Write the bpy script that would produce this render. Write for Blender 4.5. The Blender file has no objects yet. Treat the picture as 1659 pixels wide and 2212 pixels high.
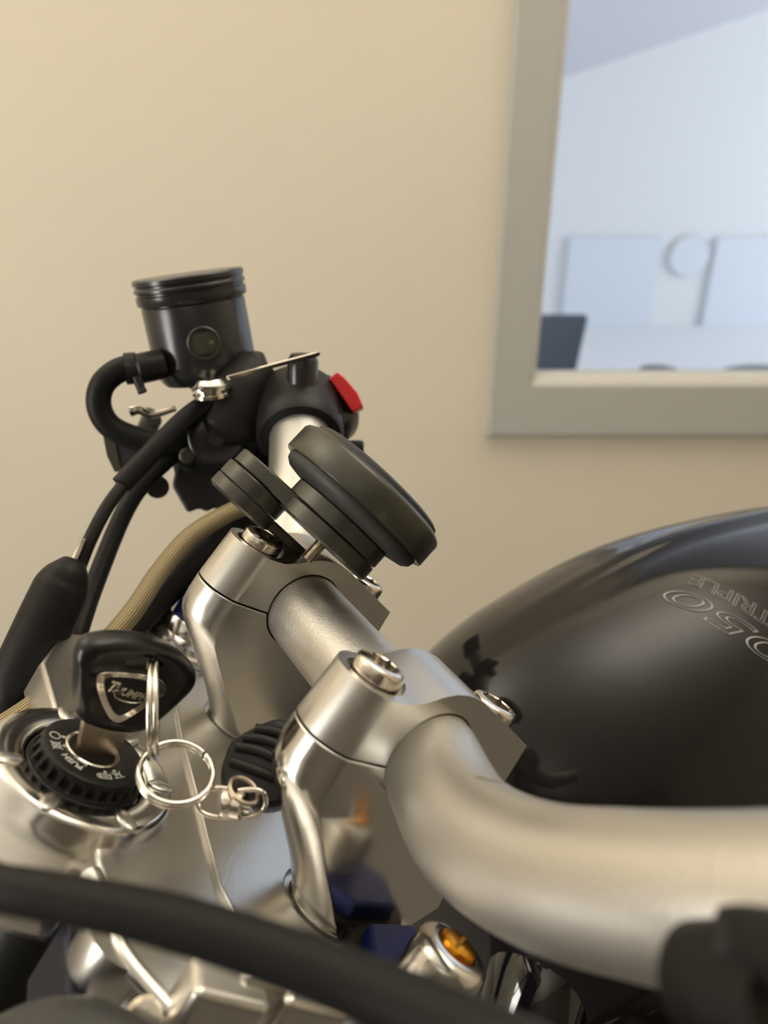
import bpy, bmesh, math, random
from mathutils import Vector as V, Matrix
from mathutils.bvhtree import BVHTree
random.seed(7)
S = bpy.context.scene
COL = S.collection
mm = 0.001
PI = math.pi

# ------------------------------------------------------------------ camera
CAMZ = 1.2
PITCH = math.radians(27)
FPX = 1661.0
cd = bpy.data.cameras.new('camera')
cam = bpy.data.objects.new('camera', cd)
COL.objects.link(cam)
cam.location = (0, 0, CAMZ)
cam.rotation_euler = (math.radians(90) - PITCH, 0, 0)
cd.sensor_fit = 'VERTICAL'
cd.sensor_height = 36
cd.lens = 36 * FPX / 2212
cd.clip_start = 0.01
cd.clip_end = 60
cd.dof.use_dof = True
cd.dof.focus_distance = 0.265
cd.dof.aperture_fstop = 8.5
cd.dof.aperture_blades = 0
S.camera = cam

# ------------------------------------------------------------------ light, exposure
S.view_settings.view_transform = 'Standard'
S.view_settings.look = 'None'
S.view_settings.gamma = 1
S.view_settings.use_curve_mapping = False
S.view_settings.exposure = 0.62
wd = bpy.data.worlds.new('world'); S.world = wd; wd.use_nodes = True
wd.node_tree.nodes['Background'].inputs[0].default_value = (1.0, 0.93, 0.82, 1)
wd.node_tree.nodes['Background'].inputs[1].default_value = 0.10

def area(name, loc, target, sx, sy, power, color):
    l = bpy.data.lights.new(name, 'AREA'); l.shape = 'RECTANGLE'; l.size = sx; l.size_y = sy
    l.energy = power; l.color = color
    o = bpy.data.objects.new(name, l); COL.objects.link(o)
    o.location = loc
    o.rotation_euler = (V(target) - V(loc)).to_track_quat('-Z', 'Y').to_euler()
    return o
# added lamps turn the ceiling into a soft source; added left light, no window
area('ceiling_fill_a', (-1.3, 0.62, 2.0), (-1.3, 0.75, 3), 0.9, 0.5, 17, (1, 0.95, 0.87))
area('ceiling_fill_b', (0.8, 0.62, 2.0), (0.8, 0.75, 3), 0.9, 0.5, 23, (1, 0.95, 0.88))
area('ceiling_fill_c', (-0.4, -1.6, 2.0), (-0.4, -1.6, 3), 0.5, 1.0, 3, (1, 0.95, 0.87))
area('fill_left', (-2.2, -0.8, 1.25), (0.4, 1.3, 0.8), 0.9, 1.5, 32, (1.0, 0.97, 0.92))
area('daylight_other_room', (4.9, 3.0, 1.3), (1.0, 4.6, 1.1), 2.0, 2.0, 52, (0.89, 0.94, 1.0))
area('daylight_other_room_b', (-0.2, 2.6, 1.1), (2.2, 4.9, 1.1), 1.4, 1.6, 11, (0.89, 0.94, 1.0))

# ------------------------------------------------------------------ frames
Rv = V((1, 0, 0)); Uv = V((0, math.sin(PITCH), math.cos(PITCH))); Wv = V((0, math.cos(PITCH), -math.sin(PITCH)))
C0 = V((0, 0, CAMZ))
def ray(x, y): return (x - 829.5) / FPX * Rv - (y - 1106) / FPX * Uv + Wv
def at(x, y, d): return C0 + d * ray(x, y)
BX = V((0.8660, 0.5, 0)); BY = V((-0.5, 0.866, 0)); BZ = V((0, 0, 1))     # motorcycle: rearward, to its right side, up
rk = math.radians(37)
N = BX * math.sin(rk) + BZ * math.cos(rk)                                  # steering axis
U = BX * math.cos(rk) - BZ * math.sin(rk)                                  # in the yoke plane, rearward
O = at(930, 1640, 0.216)                                                   # bar axis at the inner face of the near clamp
def sw(u, v, n): return O + mm * (u * U + v * BY + n * N)
def bw(a, b, c): return O + mm * (a * BX + b * BY + c * BZ)
def onpl(x, y, p0, nn):
    d = ray(x, y); t = (p0 - C0).dot(nn) / d.dot(nn); return C0 + t * d

# ------------------------------------------------------------------ materials
def newmat(name):
    m = bpy.data.materials.new(name); m.use_nodes = True
    nt = m.node_tree; return m, nt, nt.nodes['Principled BSDF']
def mat(name, col, rough=0.5, metal=0.0, bump=0, bscale=400, rvar=0, coat=0, stretch=None, spec=None, cvar=0, cscale=60):
    m, nt, b = newmat(name)
    b.inputs['Base Color'].default_value = (*col, 1)
    b.inputs['Roughness'].default_value = rough
    b.inputs['Metallic'].default_value = metal
    if coat: b.inputs['Coat Weight'].default_value = coat; b.inputs['Coat Roughness'].default_value = 0.03
    if spec is not None: b.inputs['Specular IOR Level'].default_value = spec
    tc = nt.nodes.new('ShaderNodeTexCoord'); mp = nt.nodes.new('ShaderNodeMapping')
    nt.links.new(tc.outputs['Object'], mp.inputs[0])
    if stretch: mp.inputs['Scale'].default_value = stretch
    if bump:
        nz = nt.nodes.new('ShaderNodeTexNoise'); nz.inputs['Scale'].default_value = bscale; nz.inputs['Detail'].default_value = 4
        nt.links.new(mp.outputs[0], nz.inputs[0])
        bp = nt.nodes.new('ShaderNodeBump'); bp.inputs['Strength'].default_value = bump; bp.inputs['Distance'].default_value = 0.0005
        nt.links.new(nz.outputs['Fac'], bp.inputs['Height']); nt.links.new(bp.outputs[0], b.inputs['Normal'])
    if rvar:
        n2 = nt.nodes.new('ShaderNodeTexNoise'); n2.inputs['Scale'].default_value = cscale; n2.inputs['Detail'].default_value = 5
        nt.links.new(mp.outputs[0], n2.inputs[0])
        mr = nt.nodes.new('ShaderNodeMapRange'); mr.inputs['From Min'].default_value = 0.35; mr.inputs['From Max'].default_value = 0.65
        mr.inputs['To Min'].default_value = max(0, rough - rvar); mr.inputs['To Max'].default_value = rough + rvar
        nt.links.new(n2.outputs['Fac'], mr.inputs[0]); nt.links.new(mr.outputs[0], b.inputs['Roughness'])
    if cvar:
        n3 = nt.nodes.new('ShaderNodeTexNoise'); n3.inputs['Scale'].default_value = cscale; n3.inputs['Detail'].default_value = 6
        nt.links.new(mp.outputs[0], n3.inputs[0])
        mx = nt.nodes.new('ShaderNodeMix'); mx.data_type = 'RGBA'
        mx.inputs[6].default_value = (*[c * (1 - cvar) for c in col], 1); mx.inputs[7].default_value = (*[min(1, c * (1 + cvar)) for c in col], 1)
        nt.links.new(n3.outputs['Fac'], mx.inputs[0]); nt.links.new(mx.outputs[2], b.inputs['Base Color'])
    return m
M = {}
M['wall'] = mat('wall_paint', (0.74, 0.672, 0.545), 0.75, bump=0.06, bscale=300, cvar=0.03, cscale=3)
M['darkwall'] = mat('dimmed_wall_paint', (0.20, 0.18, 0.155), 0.75, bump=0.05, bscale=300)  # shade put into the colour: unseen camera-side wall darkened to dim reflections
M['white'] = mat('ceiling_paint', (0.80, 0.77, 0.70), 0.8, bump=0.05, bscale=90)
M['floor'] = mat('floor_vinyl', (0.17, 0.16, 0.145), 0.4, rvar=0.1, cscale=8, cvar=0.1)
M['frame'] = mat('window_frame_paint', (0.47, 0.465, 0.43), 0.5, bump=0.03, bscale=200)
M['gasket'] = mat('window_gasket', (0.62, 0.60, 0.54), 0.5, bump=0.02)
M['satin'] = mat('satin_anodised_aluminium', (0.60, 0.58, 0.54), 0.42, 1.0, bump=0.22, bscale=1100, rvar=0.015, cscale=40)
M['cast'] = mat('polished_cast_aluminium', (0.70, 0.68, 0.64), 0.17, 1.0, bump=0.025, bscale=160, rvar=0.012, cscale=50)
M['cap'] = mat('satin_cast_aluminium', (0.64, 0.62, 0.58), 0.30, 1.0, bump=0.015, bscale=260, rvar=0.01, cscale=40)
M['brushed'] = mat('brushed_yoke_aluminium', (0.64, 0.625, 0.60), 0.30, 1.0, bump=0.10, bscale=900, stretch=(1, 0.06, 1), rvar=0.015, cscale=30)
M['chrome'] = mat('nickel_plated_steel', (0.80, 0.74, 0.66), 0.10, 1.0, rvar=0.03, cscale=200)
M['steel'] = mat('bolt_steel', (0.72, 0.66, 0.58), 0.16, 1.0, bump=0.25, bscale=500)
M['warmsteel'] = mat('key_steel', (0.52, 0.44, 0.34), 0.38, 1.0, bump=0.2, bscale=700, rvar=0.08, cscale=300)
M['brass'] = mat('lock_brass', (0.62, 0.47, 0.22), 0.35, 1.0, bump=0.3, bscale=600)
M['black'] = mat('black_plastic', (0.011, 0.0105, 0.010), 0.42, bump=0.1, bscale=1500, spec=0.28)
M['blacksoft'] = mat('black_rubber', (0.008, 0.0077, 0.007), 0.5, bump=0.1, bscale=900, spec=0.22)
M['anod'] = mat('black_anodised', (0.020, 0.020, 0.022), 0.24, 0.0, rvar=0.03, spec=0.5)
M['mount'] = mat('dark_olive_anodised', (0.075, 0.072, 0.060), 0.32, 0.65, bump=0.06, bscale=1500)
M['mountrub'] = mat('mount_rubber', (0.030, 0.030, 0.028), 0.55, bump=0.2, bscale=1200)
M['keyblack'] = mat('key_bow_rubber', (0.009, 0.009, 0.009), 0.28, bump=0.04, bscale=900, spec=0.4)
M['gloss'] = mat('gloss_black_enamel', (0.006, 0.006, 0.007), 0.06, coat=1.0)
M['tank'] = mat('tank_black_lacquer', (0.013, 0.012, 0.012), 0.07, spec=0.32)
M['decal'] = mat('decal_silver', (0.40, 0.385, 0.36), 0.5)
M['paintwhite'] = mat('white_print', (0.75, 0.73, 0.68), 0.5)
M['red'] = mat('red_switch_plastic', (0.70, 0.015, 0.02), 0.35)
M['blue'] = mat('blue_anodised', (0.010, 0.022, 0.13), 0.35, 0.5)
M['navy'] = mat('navy_enamel', (0.006, 0.007, 0.018), 0.3, spec=0.3)
M['orange'] = mat('orange_anodised', (0.80, 0.30, 0.02), 0.25, 1.0, bump=0.4, bscale=220, cvar=0.4, cscale=300)
M['glassdark'] = mat('sight_glass', (0.05, 0.05, 0.035), 0.08, coat=1.0)
M['soil'] = mat('greyish_panel', (0.36, 0.44, 0.55), 0.6)
M['otherwall'] = mat('cool_white_wall', (0.84, 0.86, 0.88), 0.8)
M['othergrey'] = mat('cool_grey_ceiling', (0.66, 0.66, 0.72), 0.8)
M['panelblue'] = mat('pale_blue_panel', (0.76, 0.82, 0.90), 0.5)
M['chairdark'] = mat('chair_fabric', (0.07, 0.085, 0.11), 0.8)
M['tabledark'] = mat('dark_table', (0.16, 0.20, 0.23), 0.5)
# braided hose
m, nt, b = newmat('braided_hose'); M['braid'] = m
b.inputs['Roughness'].default_value = 0.45; b.inputs['Metallic'].default_value = 0.4
tc = nt.nodes.new('ShaderNodeTexCoord'); sp = nt.nodes.new('ShaderNodeSeparateXYZ'); nt.links.new(tc.outputs['UV'], sp.inputs[0])
def mth(op, a, bb=None, v=None):
    q = nt.nodes.new('ShaderNodeMath'); q.operation = op
    nt.links.new(a, q.inputs[0])
    if bb is not None: nt.links.new(bb, q.inputs[1])
    if v is not None: q.inputs[1].default_value = v
    return q.outputs[0]
uu = mth('MULTIPLY', sp.outputs[0], v=12 * 2 * PI); vv = mth('MULTIPLY', sp.outputs[1], v=2 * PI * 700)
s1 = mth('SINE', mth('ADD', uu, vv)); s2 = mth('SINE', mth('SUBTRACT', uu, vv))
pr_ = mth('MULTIPLY', s1, s2)
cr = nt.nodes.new('ShaderNodeValToRGB'); cr.color_ramp.elements[0].position = 0.35; cr.color_ramp.elements[1].position = 0.75
cr.color_ramp.elements[0].color = (0.14, 0.10, 0.045, 1); cr.color_ramp.elements[1].color = (0.42, 0.34, 0.19, 1)
sc_ = mth('ADD', mth('MULTIPLY', pr_, v=0.5), v=0.5)
nt.links.new(sc_, cr.inputs[0]); nt.links.new(cr.outputs[0], b.inputs['Base Color'])
bp = nt.nodes.new('ShaderNodeBump'); bp.inputs['Strength'].default_value = 0.5; bp.inputs['Distance'].default_value = 0.0004
nt.links.new(sc_, bp.inputs['Height']); nt.links.new(bp.outputs[0], b.inputs['Normal'])
# clear window glass
m, nt, b = newmat('window_glass'); M['glass'] = m
b.inputs['Base Color'].default_value = (0.97, 0.99, 1, 1); b.inputs['Roughness'].default_value = 0; b.inputs['Transmission Weight'].default_value = 1; b.inputs['IOR'].default_value = 1.1

# ------------------------------------------------------------------ object helpers
WL = {}
def empty(name, loc, label, cat, group=None):
    o = bpy.data.objects.new(name, None); COL.objects.link(o); o.location = loc; o.empty_display_size = 0.02
    WL[o.name] = V(loc); o['label'] = label; o['category'] = cat
    if group: o['group'] = group
    return o
def tag(o, label, cat, group=None):
    o['label'] = label; o['category'] = cat
    if group: o['group'] = group
    return o
def obj(name, bm, m, parent=None, smooth=40, bevel=0, segs=2, label=None, kind=None, frame=None):
    """bm in world coordinates -> ONE mesh object whose origin is its centre"""
    me = bpy.data.meshes.new(name)
    if not isinstance(bm, bmesh.types.BMesh):
        raise TypeError
    bmesh.ops.recalc_face_normals(bm, faces=bm.faces[:])
    co = [v.co for v in bm.verts]
    cen = V([(min(c[i] for c in co) + max(c[i] for c in co)) / 2 for i in range(3)])
    rot = frame.to_3x3() if frame else Matrix.Identity(3)
    inv = rot.inverted()
    for v in bm.verts: v.co = inv @ (v.co - cen)
    if smooth:
        for f in bm.faces: f.smooth = True
        for e in bm.edges:
            if len(e.link_faces) == 2 and e.calc_face_angle(0) > math.radians(smooth): e.smooth = False
    bm.to_mesh(me); bm.free()
    me.materials.append(m)
    o = bpy.data.objects.new(name, me); COL.objects.link(o)
    WL[o.name] = cen
    if parent: o.parent = parent; o.location = cen - WL[parent.name]
    else: o.location = cen
    if frame:
        q = rot
        pr_m = WL.get(parent.name + '#r') if parent else None
        o.rotation_mode = 'QUATERNION'; o.rotation_quaternion = q.to_quaternion()
    if bevel:
        md = o.modifiers.new('bevel', 'BEVEL'); md.width = bevel; md.segments = segs; md.limit_method = 'ANGLE'; md.angle_limit = math.radians(35)
        md.harden_normals = True
        for p in me.polygons: p.use_smooth = True
    if label: o['label'] = label
    if kind: o['kind'] = kind
    return o
def NB(): return bmesh.new()
def basis(axis, ref=None):
    a = axis.normalized()
    r = ref if ref is not None else (V((0, 0, 1)) if abs(a.z) < 0.9 else V((1, 0, 0)))
    x = (r - a * r.dot(a)).normalized(); y = a.cross(x); return x, y, a
def catmull(P, k=8, extra=None):
    P = [V(p) for p in P]; out = []
    n = len(P)
    for i in range(n - 1):
        p0 = P[i - 1] if i else P[0] * 2 - P[1]; p1 = P[i]; p2 = P[i + 1]; p3 = P[i + 2] if i + 2 < n else P[-1] * 2 - P[-2]
        for j in range(k):
            t = j / k
            out.append(0.5 * ((2 * p1) + (p2 - p0) * t + (2 * p0 - 5 * p1 + 4 * p2 - p3) * t * t + (3 * p1 - p0 - 3 * p2 + p3) * t ** 3))
    out.append(P[-1]); return out
def tube(bm, pts, r, seg=24, k=8, closed=False, flat=None, cap=True):
    """r number or list per control point (metres); UV: u round, v along in metres"""
    if closed: path = pts
    else: path = catmull(pts, k) if k > 1 else [V(p) for p in pts]
    n = len(path)
    if isinstance(r, (int, float)): rr = [r] * n
    else:
        rr = []
        for i in range(n):
            t = i / max(1, (n - 1)) * (len(r) - 1); j = min(int(t), len(r) - 2); rr.append(r[j] + (r[j + 1] - r[j]) * (t - j))
    uv = bm.loops.layers.uv.verify()
    x = None; rings = []; L = 0; LL = []
    for i in range(n):
        if closed: t = (path[(i + 1) % n] - path[i - 1]).normalized()
        else: t = (path[min(i + 1, n - 1)] - path[max(i - 1, 0)]).normalized()
        if x is None: x = basis(t)[0]
        x = (x - t * x.dot(t)).normalized(); y = t.cross(x)
        if i: L += (path[i] - path[i - 1]).length
        LL.append(L)
        fx, fy = flat if flat else (1, 1)
        rings.append([bm.verts.new(path[i] + rr[i] * (fx * math.cos(a) * x + fy * math.sin(a) * y)) for a in [2 * PI * q / seg for q in range(seg)]])
    for i in range(n if closed else n - 1):
        A = rings[i]; B = rings[(i + 1) % n]
        for q in range(seg):
            f = bm.faces.new((A[q], A[(q + 1) % seg], B[(q + 1) % seg], B[q]))
            vals = [(q / seg, LL[i]), ((q + 1) / seg, LL[i]), ((q + 1) / seg, LL[(i + 1) % n]), (q / seg, LL[(i + 1) % n])]
            for lp, vl in zip(f.loops, vals): lp[uv].uv = vl
    if not closed and cap:
        bm.faces.new(rings[0][::-1]); bm.faces.new(rings[-1])
    return bm
def lathe(bm, prof, o, axis, seg=64, ref=None, ang=None):
    """prof list of (radius mm, height mm) along axis from o"""
    x, y, a = basis(axis, ref); rings = []
    for r, h in prof:
        c = o + a * h * mm
        if r <= 1e-6: rings.append([bm.verts.new(c)])
        else: rings.append([bm.verts.new(c + r * mm * (math.cos(t) * x + math.sin(t) * y)) for t in [2 * PI * q / seg for q in range(seg)]])
    for A, B in zip(rings, rings[1:]):
        for q in range(seg):
            p = (q + 1) % seg
            if len(A) == 1 and len(B) == 1: continue
            if len(A) == 1: bm.faces.new((A[0], B[p], B[q]))
            elif len(B) == 1: bm.faces.new((A[q], A[p], B[0]))
            else: bm.faces.new((A[q], A[p], B[p], B[q]))
    return bm
def prism(bm, pts, o, x, y, h0, h1, z=None):
    """polygon pts (mm) in x,y, extruded along z from h0 to h1 (mm)"""
    z = z if z is not None else x.cross(y)
    A = [bm.verts.new(o + mm * (p[0] * x + p[1] * y + h0 * z)) for p in pts]
    B = [bm.verts.new(o + mm * (p[0] * x + p[1] * y + h1 * z)) for p in pts]
    n = len(pts)
    for i in range(n): bm.faces.new((A[i], A[(i + 1) % n], B[(i + 1) % n], B[i]))
    bm.faces.new(A[::-1]); bm.faces.new(B)
    return bm
def loft(bm, secs):
    """secs: lists of world points, same count; capped"""
    rings = [[bm.verts.new(p) for p in s] for s in secs]; n = len(rings[0])
    for A, B in zip(rings, rings[1:]):
        for i in range(n): bm.faces.new((A[i], A[(i + 1) % n], B[(i + 1) % n], B[i]))
    bm.faces.new(rings[0][::-1]); bm.faces.new(rings[-1]); return bm
def box(bm, o, x, y, z, sx, sy, sz):
    """centre o, half sizes mm"""
    return prism(bm, [(-sx, -sy), (sx, -sy), (sx, sy), (-sx, sy)], o, x.normalized(), y.normalized(), -sz, sz, z.normalized())
def arc(cx, cy, r, a0, a1, n=10): return [(cx + r * math.cos(math.radians(a0 + (a1 - a0) * i / n)), cy + r * math.sin(math.radians(a0 + (a1 - a0) * i / n))) for i in range(n + 1)]
def boolean(bmA, ops):
    """ops: [(op, bmB)] -> new bmesh in world coordinates"""
    ta = bpy.data.meshes.new('tA'); bmesh.ops.recalc_face_normals(bmA, faces=bmA.faces[:]); bmA.to_mesh(ta); bmA.free()
    oa = bpy.data.objects.new('tA', ta); COL.objects.link(oa); tmp = []
    for op, b_ in ops:
        tb = bpy.data.meshes.new('tB'); bmesh.ops.recalc_face_normals(b_, faces=b_.faces[:]); b_.to_mesh(tb); b_.free()
        ob = bpy.data.objects.new('tB', tb); COL.objects.link(ob); tmp.append((ob, tb))
        md = oa.modifiers.new('b', 'BOOLEAN'); md.operation = op; md.object = ob; md.solver = 'EXACT'
    dg = bpy.context.evaluated_depsgraph_get(); ev = oa.evaluated_get(dg)
    bm = bmesh.new(); bm.from_mesh(ev.to_mesh()); ev.to_mesh_clear()
    bpy.data.objects.remove(oa); bpy.data.meshes.remove(ta)
    for ob, tb in tmp: bpy.data.objects.remove(ob); bpy.data.meshes.remove(tb)
    bmesh.ops.remove_doubles(bm, verts=bm.verts[:], dist=0.00001)
    return bm
def text_bm(body, size, place, depth=0.0, outline=0.0, bold=0.0, spacing=1.0, res=6):
    """text laid out by place(x, y) -> world point with x,y in metres; solid letters or outlines"""
    cu = bpy.data.curves.new('t', 'FONT'); cu.body = body; cu.size = size; cu.resolution_u = res
    cu.align_x = 'CENTER'; cu.align_y = 'CENTER'; cu.space_character = spacing
    if outline: cu.fill_mode = 'NONE'; cu.bevel_depth = outline; cu.bevel_resolution = 0; cu.offset = 0
    else: cu.offset = bold; cu.extrude = depth
    o = bpy.data.objects.new('t', cu); COL.objects.link(o)
    dg = bpy.context.evaluated_depsgraph_get(); me = o.evaluated_get(dg).to_mesh()
    bm = bmesh.new(); bm.from_mesh(me); o.evaluated_get(dg).to_mesh_clear()
    bpy.data.objects.remove(o); bpy.data.curves.remove(cu)
    if place:
        for v in bm.verts: v.co = place(v.co.x, v.co.y, v.co.z)
    return bm

# ================================================================== THE ROOM
WY = 1.35
def slab(name, x0, x1, y0, y1, z0, z1, m):
    bm = NB(); box(bm, V(((x0 + x1) / 2, (y0 + y1) / 2, (z0 + z1) / 2)), Rv, V((0, 1, 0)), V((0, 0, 1)), (x1 - x0) * 500, (y1 - y0) * 500, (z1 - z0) * 500)
    o = obj(name, bm, m, smooth=0); o['kind'] = 'structure'; return o
slab('floor', -2.3, 5.2, -2.4, 6.4, -0.1, 0, M['floor'])
slab('ceiling', -2.3, 2.3, -2.4, 1.35, 2.6, 2.7, M['white'])
slab('wall_left', -2.4, -2.3, -2.4, 1.45, 0, 2.6, M['wall'])
slab('wall_right', 2.3, 2.4, -2.4, 1.35, 0, 2.6, M['wall'])
slab('wall_front', -2.3, 2.3, -2.5, -2.4, 0, 2.6, M['darkwall'])
# back wall with the window opening cut through it
X0, X1, Z0, Z1 = 0.189, 1.75, 0.675, 2.1      # outer edges of the frame
FW, FB = 0.078, 0.110
bm = NB()
ox0, ox1, oz0, oz1 = X0 + 0.03, X1 - 0.03, Z0 + 0.03, Z1 - 0.03
outer = [(-2.3, 0), (2.4, 0), (2.4, 2.6), (-2.3, 2.6)]; inner = [(ox0, oz0), (ox1, oz0), (ox1, oz1), (ox0, oz1)]
vs = {}
for k, yy in enumerate((WY, WY + 0.1)):
    vs[k] = ([bm.verts.new((a, yy, c)) for a, c in outer], [bm.verts.new((a, yy, c)) for a, c in inner])
    for i in range(4): j = (i + 1) % 4; bm.faces.new((vs[k][0][i], vs[k][0][j], vs[k][1][j], vs[k][1][i]))
for r_ in (0, 1):
    for i in range(4): j = (i + 1) % 4; bm.faces.new((vs[0][r_][i], vs[0][r_][j], vs[1][r_][j], vs[1][r_][i]))
o = obj('wall_back', bm, M['wall'], smooth=0); o['kind'] = 'structure'
# window frame: mitred profile swept round the opening
wroot = bpy.data.objects.new('window_1', None); COL.objects.link(wroot); wroot.location = (X0, WY, Z0); WL['window_1'] = V((X0, WY, Z0)); wroot['kind'] = 'structure'
def rect(bm, prof):
    """prof (inset fraction 0..1 of frame width, y offset) closed polyline, swept round with mitres"""
    rings = []
    for (cx, cz, sx, sz) in ((X0, Z0, 1, 1), (X1, Z0, -1, 1), (X1, Z1, -1, -1), (X0, Z1, 1, -1)):
        rings.append([bm.verts.new((cx + sx * p * FW, WY + q, cz + sz * p * (FB if sz > 0 else FW))) for p, q in prof])
    n = len(prof)
    for i in range(4):
        A = rings[i]; B = rings[(i + 1) % 4]
        for j in range(n): bm.faces.new((A[j], A[(j + 1) % n], B[(j + 1) % n], B[j]))
bm = NB(); rect(bm, [(0, 0.0), (0.0, -0.012), (0.04, -0.022), (0.10, -0.026), (0.93, -0.026), (0.97, -0.022), (0.97, 0.03), (0, 0.03)])
obj('window_frame', bm, M['frame'], wroot, smooth=30, bevel=0.002)
bm = NB(); rect(bm, [(0.97, -0.018), (1.06, -0.012), (1.08, 0.02), (0.97, 0.02)])
obj('window_bead', bm, M['gasket'], wroot, smooth=30)
bm = NB(); box(bm, V(((X0 + X1) / 2, WY + 0.012, (Z0 + Z1) / 2)), Rv, V((0, 1, 0)), V((0, 0, 1)), (X1 - X0) * 500 - 68, 2, (Z1 - Z0) * 500 - 80)
obj('window_pane', bm, M['glass'], wroot, smooth=0)
# the room beyond the glass
FY = 5.0
bm = NB()
pA = onpl(1228, 165, V((0, FY, 0)), V((0, 1, 0))); pB = onpl(1659, 20, V((0, FY, 0)), V((0, 1, 0)))
sl = (pB.z - pA.z) / (pB.x - pA.x)
def zl(x): return pA.z + sl * (x - pA.x)
prism(bm, [(-300, 0), (5200, 0), (5200, zl(5.2) * 1000), (-300, zl(-0.3) * 1000)], V((0, 0, 0)), Rv, V((0, 0, 1)), -FY * 1000 - 100, -FY * 1000)
o = obj('wall_far', bm, M['otherwall'], smooth=0); o['kind'] = 'structure'
bm = NB()
q = [(-0.3, 5.0, zl(-0.3)), (5.2, 5.0, zl(5.2)), (5.2, 1.45, zl(5.2) + 1.6), (-0.3, 1.45, zl(-0.3) + 1.6)]
A = [bm.verts.new(p) for p in q]; B = [bm.verts.new((p[0], p[1], p[2] + 0.08)) for p in q]
for i in range(4): bm.faces.new((A[i], A[(i + 1) % 4], B[(i + 1) % 4], B[i]))
bm.faces.new(A); bm.faces.new(B[::-1])
o = obj('ceiling_far', bm, M['othergrey'], smooth=0); o['kind'] = 'structure'
slab('floor_far', -0.3, 5.2, 1.46, 5.0, 0.0, 0.02, M['otherwall'])
slab('wall_side', -0.4, -0.3, 1.45, 5.1, 0, 3.0, M['otherwall'])
slab('wall_end', 5.2, 5.3, 1.45, 5.1, 0, 4.2, M['otherwall'])
# things in the other room
def pxbox(name, xa, xb, ytop, Y, depth, m, zb=0.0, bev=0.004):
    a = onpl(xa, ytop, V((0, Y, 0)), V((0, 1, 0))); b_ = onpl(xb, ytop, V((0, Y, 0)), V((0, 1, 0)))
    bm = NB(); box(bm, V(((a.x + b_.x) / 2, Y + depth / 2, (a.z + zb) / 2)), Rv, V((0, 1, 0)), V((0, 0, 1)), (b_.x - a.x) * 500, depth * 500, (a.z - zb) * 500)
    return bm, (a, b_)
bm, q = pxbox('x', 1232, 1432, 512, 4.965, 0.03, M['panelblue']); bm2 = bm
o = obj('partition_panel', bm, M['panelblue'], bevel=0.004); tag(o, 'pale blue upright panel beyond the glass, left of the round wall disc', 'panel', 'pale panels beyond the window')
bm, q = pxbox('x', 1552, 1760, 512, 4.965, 0.03, M['panelblue'])
o = obj('partition_panel', bm, M['panelblue'], bevel=0.004); tag(o, 'pale blue upright panel beyond the glass, cut by the right picture edge', 'panel', 'pale panels beyond the window')
c = onpl(1496, 555, V((0, 4.93, 0)), V((0, 1, 0)))
root = empty('wall_disc', c + V((0, 0.06, 0)), 'round pale disc on the far wall seen through the window', 'disc')
bm = NB(); lathe(bm, [(0, 24), (112, 24), (118, 16), (120, 0), (0, 0)], c + V((0, 0.06, 0)), V((0, -1, 0))); obj('disc_face', bm, M['panelblue'], root)
bm = NB(); lathe(bm, [(113, 25), (120, 25), (122, 0), (113, 0), (113, 25)], c + V((0, 0.06, 0)), V((0, -1, 0))); obj('disc_rim', bm, M['otherwall'], root)
# dark chair back
CY = 2.95
a = onpl(1172, 684, V((0, CY, 0)), V((0, 1, 0))); b_ = onpl(1272, 684, V((0, CY, 0)), V((0, 1, 0))); c = onpl(1232, 800, V((0, CY - 0.05, 0)), V((0, 1, 0)))
root = empty('office_chair', (a.x + 0.04, CY - 0.1, 0), 'dark tapered chair back standing low beyond the window, at its left corner', 'chair')
hw = (b_.x - a.x) * 500 + 40; ctr = V(((a.x + b_.x) / 2 - 0.04, CY, 0))
bm = NB(); loft(bm, [[V((ctr.x + sx * w, CY + yy + dy, z)) for sx, dy in ((-1, 0), (1, 0), (1, 0.05), (-1, 0.05))] for w, yy, z in ((hw * mm * 0.62, -0.06, c.z - 0.12), (hw * mm * 0.75, -0.04, c.z), (hw * mm, 0, a.z))])
obj('backrest', bm, M['chairdark'], root, bevel=0.01)
bm = NB(); box(bm, V((ctr.x, CY - 0.28, 0.28)), Rv, V((0, 1, 0)), V((0, 0, 1)), 190, 200, 30); obj('seat', bm, M['chairdark'], root, bevel=0.015)
bm = NB(); tube(bm, [V((ctr.x, CY + 0.02, c.z)), V((ctr.x, CY + 0.02, 0.36)), V((ctr.x, CY - 0.1, 0.27))], 0.015, 12); obj('back_post', bm, M['blacksoft'], root)
bm = NB(); tube(bm, [V((ctr.x, CY - 0.28, 0.26)), V((ctr.x, CY - 0.28, 0.06))], 0.025, 16, k=1); obj('column', bm, M['blacksoft'], root)
for k in range(5):
    t = 2 * PI * k / 5; bm = NB(); tube(bm, [V((ctr.x, CY - 0.28, 0.07)), V((ctr.x + 0.27 * math.cos(t), CY - 0.28 + 0.27 * math.sin(t), 0.025))], 0.016, 10, k=1); obj('leg', bm, M['blacksoft'], root)
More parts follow.
